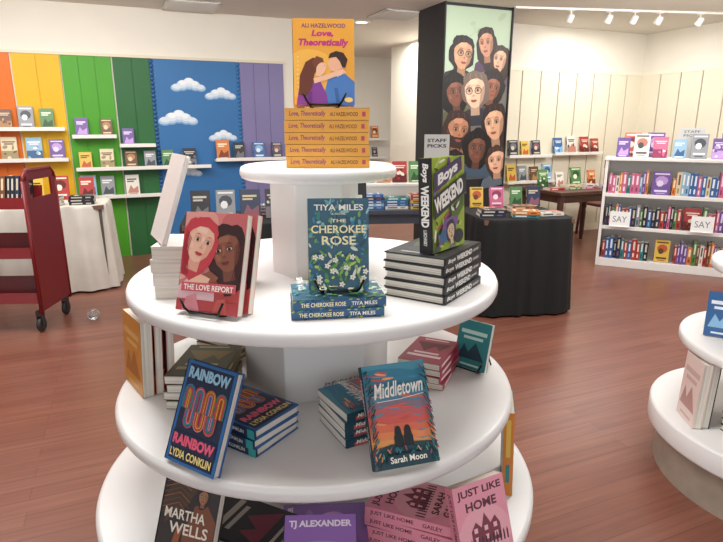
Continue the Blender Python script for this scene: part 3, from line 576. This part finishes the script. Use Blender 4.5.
# ---------------------------------------------------------------- tiered display tables
def tiered(cx,cy,label,tiers,cols,base,low=False):
    e=bpy.data.objects.new('display_table',None); COL.objects.link(e); e.location=(cx,cy,0)
    wm=M('#e8e8e7',.3,0,.012,2)
    for r,zt,th,dx in tiers:
        mb=MB(); b=.012
        mb.lathe([(.0001,zt-th),(r-b,zt-th),(r-b*.3,zt-th+b*.3),(r,zt-th+b),(r,zt-b),(r-b*.3,zt-b*.3),(r-b,zt),(.0001,zt)],wm,160,c=(dx,0))
        ob('round_shelf',mb.mesh('round_shelf'),e)
    for r,z0,z1 in cols:
        mb=MB(); mb.lathe([(r,z0),(r,z1)],wm,6,smooth=False,ph=rad(10)); ob('column',mb.mesh('column'),e,bevel=.003)
    r,z1=base
    mb=MB(); mb.lathe([(r,.0),(r,z1)],M('#9a8e80',.4,0,.12,12) if low else wm,128); ob('base',mb.mesh('base'),e,label='beige wood-look round base' if low else None)
    top(e,label,'display table')
tiered(-.125,1.5,'round white multi-tier display table covered with books',[(.62,.525,.04,0),(.545,.807,.036,0),(.49,1.114,.036,0),(.205,1.40,.034,.012)],[(.118,1.114,1.366),(.205,.807,1.078),(.24,.525,.771)],(.5,.485))
tiered(1.86,2.15,'round white low tiered display table with beige base',[(.565,.29,.1,0),(.485,.625,.045,0),(.405,.955,.04,0)],[(.2,.625,.915),(.25,.29,.58)],(.52,.19),True)

# top tier
z=stack('love',-.083,1.44,1.40,1,5,'orange romance paperback lying in a neat stack','stacked orange romance paperbacks',.002,1)
sbook('love',-.090,1.425,z,4,8,'orange romance paperback with embracing couple on its cover',easel=True)
# second tier
Z2=1.114
stack('cher',-.055,1.155,Z2,8,2,'blue floral novel lying flat in a short stack','stacked blue floral novels',.002,2)
sbook('cher',-.047,1.138,Z2+.043,3,8,'blue-green floral novel standing on two copies',easel=True)
sbook('report',-.318,1.108,Z2,-20,17,'pink graphic novel showing two girls on the cover',easel=True)
sbook('report',-.302,1.135,Z2,-20,17,'second pink graphic novel propped against another copy')
z=stack('reporth',-.372,1.302,Z2,182,4,'thick pink graphic novel in a stack, pages outward','stacked graphic novels with white page edges',.003,1.5)
sbook('panel',-.475,1.285,z,-61,19,'slim plain white hardcover leaning upright on a stack')
stack('boys',.175,1.306,Z2,57.5,5,'black-spined hardcover comic in a tidy stack','stacked black-spined hardcover comics',.003,2)
sbook('boysfat',.190,1.275,Z2+.1085,53,3,'green hardcover comic with black spine standing on a stack')
sbook('dark',-.05,1.75,Z2,8,14,'dark hardcover standing against the column')
# third tier
Z1=.807
sbook('rain',-.352,1.022,Z1,-32,24,'dark blue story collection with rainbow arches, propped up')
stack('rain',-.275,1.180,Z1,-35,3,'dark blue hardcover with pink spine lettering in a stack','stacked rainbow story collections',.004,3)
sbook('mid',.094,1.028,Z1,17,29,'sunset-coloured novel with two seated silhouettes, propped up')
stack('mid',.025,1.215,Z1,30,4,'teal novel lying in a stack with page edges showing','stacked sunset novels',.004,3)
stack('olive',-.418,1.38,Z1,88,4,'brown-green paperback in a stack with page ends outward','stacked brown-green paperbacks beside the column',.004,3)
stack('olive',-.40,1.685,Z1,60,5,'brown-green paperback lying in a short stack','brown-green paperbacks stacked beside the column',.004,3)
for i,k in enumerate(['orange','report','report']): sbook(k,-.605+i*.024,1.40+i*.019,Z1,-52,3,['orange paperback standing on end, cover outward','pink book standing upright with white page edge outward','pink book standing upright with white page edge outward'][i])
sbook('teal',.315,1.51,Z1,-42,14,'small teal paperback propped on a black easel',easel=True)
stack('pinkred',.195,1.485,Z1,66,4,'pink-red paperback with white pages in a stack','stacked pink-red paperbacks near the teal paperback',.004,3)
# bottom tier
Z0=.525
sbook('martha',-.40,1.03,Z0,-19,25,'brown-orange fantasy hardcover with pale lettering, propped up')
stack('dark',-.27,1.13,Z0,-25,3,'dark hardcover lying in a low stack','stacked dark fantasy hardcovers',.004,3)
sbook('tj',-.085,.905,Z0,2,52,'purple paperback with white lettering, propped up')
stack('tj',-.09,1.15,Z0,4,2,'purple paperback lying in a stack','stacked purple paperbacks',.004,3)
sbook('home',.285,1.035,Z0,27,20,'pink horror novel with a dark house, propped up')
stack('home',.135,1.165,Z0,-24,4,'pink horror novel lying in a stack','stacked pink horror novels',.004,3)
sbook('outer',.41,1.39,Z0,78,2,'tall paperback with orange spine standing at the table edge')
# low table
sbook('palepink',1.385,2.14,.29,-98,2,'pale pinkish hardcover standing upright beside a dark book')
sbook('tallblack',1.422,2.145,.29,-98,2,'dark hardcover standing upright, pale page edge outward')
stack('black',1.60,2.02,.29,15,8,'black hardcover lying in a tall stack','tall stack of black hardcovers',.004,3)
sbook('blue',1.525,2.23,.625,-32,18,'blue book propped on the upper tier')

# ---------------------------------------------------------------- draped tables
def drape(name,x,y,w,d,h,yaw,color,label,amp=.02,power=5):
    mb=MB(); N=200; m=M(color,.85,0,.06,5)
    zs=[(1,h),(1.01,h-.006),(1.02,h-.03),(1.03,h*.75),(1.05,h*.4),(1.08,.02)]
    vs=[];
    for q,(s,z) in enumerate(zs):
        for i in range(N):
            a=2*math.pi*i/N; ca,sa=math.cos(a),math.sin(a)
            r=(abs(ca)**power+abs(sa)**power)**(-1/power)
            f=amp*(q/5)**1.2*(math.sin(a*17)+.6*math.sin(a*29+1))
            vs.append((ca*r*(w/2*s)+ca*f,sa*r*(d/2*s)+sa*f,z))
    fs=[tuple(range(N))]
    for q in range(len(zs)-1):
        for i in range(N): fs.append((q*N+i,(q+1)*N+i,(q+1)*N+(i+1)%N,q*N+(i+1)%N))
    mb.add(vs,fs[:1],m); mb.add(vs,fs[1:],m,True)
    e=bpy.data.objects.new(name,None); COL.objects.link(e); e.matrix_basis=Matrix.Translation((x,y,0))@Rz(yaw)
    ob('tablecloth',mb.mesh('tablecloth'),e)
    mb=MB(); mb.box(-w/2+.02,w/2-.02,-d/2+.02,d/2-.02,h-.04,h-.004,M('#6b5340')); ob('tabletop',mb.mesh('tabletop'),e)
    for sx in(-1,1):
        for sy in (-1,1):
            mb=MB(); mb.box(sx*(w/2-.06)-.02,sx*(w/2-.06)+.02,sy*(d/2-.06)-.02,sy*(d/2-.06)+.02,0,h-.04,M('#55504a')); ob('leg',mb.mesh('leg'),e)
    return top(e,label,'table')
drape('draped_table',1.27,4.68,.78,.75,.79,8,'#131315','table covered to the floor by a black cloth',.012,7)
G='books spread on the black cloth table'
for x,y,yaw in [(1.05,4.5,5),(1.31,4.45,-6),(1.52,4.55,15),(1.12,4.75,0),(1.36,4.72,8)]:
    flat(x,y,.791,yaw,'on the black-covered table',G,random.choice([1,2]))
for x,y in [(1.02,4.95),(1.2,4.97),(1.38,4.99),(1.54,5.01)]: faceout(x,y,.791,5,'standing on the black-covered table',G,sc=.85)
drape('draped_table',-2.93,5.2,1.05,.7,.80,20,'#d6d1c6','table covered by a long white cloth',.02,5)
G='books on the white cloth table'
spines(-3.26,4.90,.801,20,.34,'on the white-covered table',G,1.15,1.3,['black','navy','black','grey','black'])
for x,y in [(-2.80,5.02),(-2.55,5.12)]: flat(x,y,.801,random.uniform(10,30),'on the white-covered table',G,random.choice([2,3]),['black','navy','white','black'])
for x,y in [(-3.1,5.36),(-2.9,5.42),(-2.68,5.49)]: faceout(x,y,.801,20,'standing on the white-covered table',G)
drape('draped_table',-.95,4.5,.95,.7,.78,12,'#1e1e21','table covered by a dark cloth',.012,7)
G='dark books on the dark cloth table'
for i in range(4): faceout(-1.24+i*.185,4.30+i*.04,.781,12,'standing on the dark-covered table',G,15,1.1,idx=[PI['black'],PI['grey']+1,PI['navy'],PI['black']+2][i])
for x,y in [(-.75,4.65),(-.5,4.66)]: flat(x,y,.781,10,'on the dark-covered table',G,3)

def table(x,y,w,d,h,yaw,color,label):
    e=bpy.data.objects.new('table',None); COL.objects.link(e); e.matrix_basis=Matrix.Translation((x,y,0))@Rz(yaw); m=M(color,.4,0,.15,10)
    mb=MB(); mb.box(-w/2,w/2,-d/2,d/2,h-.04,h,m); ob('tabletop',mb.mesh('tabletop'),e,bevel=.004)
    mb=MB(); mb.box(-w/2+.05,w/2-.05,-d/2+.05,d/2-.05,h-.13,h-.04,m); ob('apron',mb.mesh('apron'),e)
    for sx in(-1,1):
        for sy in(-1,1):
            mb=MB(); X=sx*(w/2-.07);Y=sy*(d/2-.07); mb.lathe([(.022,0),(.03,.1),(.035,h*.5),(.028,h*.55),(.038,h*.6),(.038,h-.05)],m,14,c=(X,Y)); ob('leg',mb.mesh('leg'),e)
    return top(e,label,'table')
table(2.65,7.0,1.15,.8,.75,23,'#4d2f22','dark brown wooden table stacked with books')
G='books on the dark wooden table'
for i in range(4): faceout(2.25+i*.24,6.98+i*.1,.7505,23,'standing on the dark wooden table',G)
for i in range(4): flat(2.3+i*.24,6.72+i*.1,.7505,23,'on the dark wooden table',G,random.choice([1,2]))
table(.36,5.3,.9,.6,.76,5,'#3a3f4a','dark table holding rows of books')
G='books on the dark display table'
mb=MB(); mb.box(0,.8,0,.25,0,.18,M('#d8d4cc')); mb.box(-.01,.81,-.01,.26,.18,.2,M('#e8e5de')); top(ob('display_riser',mb.mesh('riser'),mat=Matrix.Translation((-.02,5.30,.761))@Rz(5)),'white wooden riser on a dark table','display riser')
for i in range(5): faceout(.06+i*.155,5.44+i*.014,.962,5,'standing on a white riser',G,sc=.95,idx=PI[['teal','orange','red','green','pink'][i]]+i%3)
for i in range(3): flat(.09+i*.225,5.12+i*.015,.761,5+i*3,'on a dark table',G,[5,4,5][i],[['blue','blue','light blue','navy'],['blue','white','navy','teal'],['yellow','blue','red','cream']][i])
sign(.66,5.00,.761,2,.22,.66,[('STAFF',.12,.9,.76,.045),('PICKS',.12,.83,.76,.045)],'tall grey sign reading staff picks on a table',2,'#b9b9b6','#26262a')
q0=w1(3.42,-3.2); P0=Vector((q0[0],q0[1],0))
for z in (1.25,.9):
    mb=MB(); mb.box(.2,2.4,-.2,0,z-.02,z,trimw); mb.box(.2,2.4,-.212,-.2,z-.03,z+.01,trimw); top(ob('wall_shelf',mb.mesh('wall_shelf'),mat=Matrix.Translation(P0)@Rz(23)),'long white shelf on the cream wall','shelf')
    for i in range(8):
        q=P0+DU*(.5+i*.24)+DN*.1; faceout(q.x,q.y,z,23,'on a long white shelf','books on the long white shelves')

# ---------------------------------------------------------------- red book cart
def cart(x,y,yaw):
    e=bpy.data.objects.new('book_cart',None); COL.objects.link(e); e.matrix_basis=Matrix.Translation((x,y,0))@Rz(yaw)
    rm=M('#761317',.35); Lc=.95; D=.46
    for sx in (0,1):
        mb=MB(); X=sx*Lc
        def plate(y0,y1,z0,z1): mb.box(X-.008,X+.008,y0,y1,z0,z1,rm)
        plate(-D/2,D/2,.16,.99); plate(-D/2,-D/2+.07,.99,1.12); plate(D/2-.07,D/2,.99,1.12); plate(-D/2+.04,D/2-.04,1.12,1.18)
        for yy in (-D/2,D/2): mb.tube([(X,yy,.14),(X,yy,1.12)],.015,rm)
        mb.tube([(X,-D/2,1.10),(X,-D/2+.015,1.15),(X,-D/2+.06,1.19),(X,D/2-.06,1.19),(X,D/2-.015,1.15),(X,D/2,1.10)],.015,rm)
        ob('end_panel',mb.mesh('end_panel'),e)
    for z in (.92,.56,.22):
        mb=MB()
        T=Matrix.Translation((0,-.02,z))@Matrix.Rotation(rad(-15),4,'X')
        mb.box(.012,Lc-.012,-.2,.04,-.012,0,rm,T); mb.box(.012,Lc-.012,.028,.04,0,.16,rm,T); mb.box(.012,Lc-.012,-.212,-.194,-.05,.03,rm,T)
        ob('sloped_shelf',mb.mesh('sloped_shelf'),e)
    for X in (.03,Lc-.03):
        for Y in (-D/2+.03,D/2-.03):
            mb=MB(); mb.box(X-.02,X+.02,Y-.025,Y+.025,.12,.16,M('#4a4a4e',.3,.8)); mb.box(X-.022,X-.016,Y-.02,Y+.02,.05,.13,M('#4a4a4e',.3,.8)); mb.box(X+.016,X+.022,Y-.02,Y+.02,.05,.13,M('#4a4a4e',.3,.8)); k=ob('caster',mb.mesh('caster'),e)
            mb=MB(); mb.lathe([(.02,-.014),(.05,-.014),(.055,-.008),(.055,.008),(.05,.014),(.02,.014)],M('#2b2b2e',.5),24,T=Matrix.Translation((X,Y,.055))@Matrix.Rotation(rad(90),4,'Y')); ob('wheel',mb.mesh('wheel'),k)
    top(e,'dark red metal rolling book cart with sloped shelves','book cart')
    W=Matrix.Translation((x,y,0))@Rz(yaw)
    u=.2
    while u<.88:
        ts=random.uniform(.9,1.6); m=W@Matrix.Translation((u,-.02,.924))@Matrix.Rotation(rad(-15),4,'X')@Matrix.Translation((0,-.045,0))@Rz(90)
        small(m,'on the red cart shelf',(.9,ts,.95),PI[random.choice(['black','navy','black','brown'])],'books on the red cart','upright book'); u+=.026*ts+.003
cart(-3.33,4.12,3)
# dark red chair
e=bpy.data.objects.new('chair',None); COL.objects.link(e); e.matrix_basis=Matrix.Translation((3.34,7.75,0))@Rz(200); rm=M('#6b1f22',.4)
mb=MB(); mb.box(-.22,.22,-.22,.22,.43,.47,rm); ob('seat',mb.mesh('seat'),e,bevel=.01)
mb=MB(); 
for i in range(5): mb.box(-.2+i*.09,-.16+i*.09,.2,.215,.5,1.0,rm)
mb.box(-.22,.22,.195,.225,.95,1.08,rm); ob('backrest',mb.mesh('backrest'),e,bevel=.005)
for sx in(-1,1):
    for sy in(-1,1):
        mb=MB(); mb.tube([(sx*.21,sy*.22,0),(sx*.19,sy*.2,.44)]+([(sx*.2,.21,1.0)] if sy>0 else []),.018,rm); ob('leg',mb.mesh('leg'),e)
top(e,'dark red wooden chair beside the wooden table','chair')
m=M('#e8ecec',.05,0,0,8,.1); mb=MB()
mb.lathe([(.0002,0)]+[(.045*math.sin(math.pi*i/14),.045-.045*math.cos(math.pi*i/14)) for i in range(1,14)]+[(.0002,.09)],m,28)
top(ob('clear_ball',mb.mesh('clear_ball'),mat=Matrix.Translation((-2.13,4.22,0))),'small clear plastic ball lying on the floor','ball')

# ---------------------------------------------------------------- lights
w=bpy.data.worlds.new('world'); scene.world=w; w.use_nodes=True
w.node_tree.nodes['Background'].inputs['Color'].default_value=(.93,.97,1,1); w.node_tree.nodes['Background'].inputs['Strength'].default_value=1.6
def area(x,y,z,sx,sy,power,rot=(0,0,0),col=(1,.98,.95)):  # added area lamps without fixtures, to fill the room with light
    l=bpy.data.lights.new('added_fill_light','AREA'); l.shape='RECTANGLE'; l.size=sx; l.size_y=sy; l.energy=power; l.color=col
    o=bpy.data.objects.new('added_fill_light',l); o.location=(x,y,z); o.rotation_euler=rot; COL.objects.link(o)
area(-.3,1.6,2.70,1.6,1.0,60); area(2.5,3.2,2.70,2,1.5,72); area(-3,3.3,2.70,2,1.5,74)
area(-2.2,4.9,2.64,3,.6,52,(rad(38),0,0)); area(1.2,5.2,2.64,2,.6,44,(rad(38),0,0)); area(3.4,5.6,2.64,2,.5,44,(rad(38),0,0))  # tilted wash lamps added out of frame to brighten the back walls
area(.6,8.6,2.70,1.5,1.2,62); area(3.2,7.4,2.70,1.2,.5,20)
cam=bpy.data.cameras.new('camera'); co=bpy.data.objects.new('camera',cam); COL.objects.link(co)
co.location=(0,0,1.5); co.rotation_euler=(rad(90-14.6),0,0); cam.sensor_width=36; cam.lens=560/723*36; cam.clip_start=.05
scene.camera=co
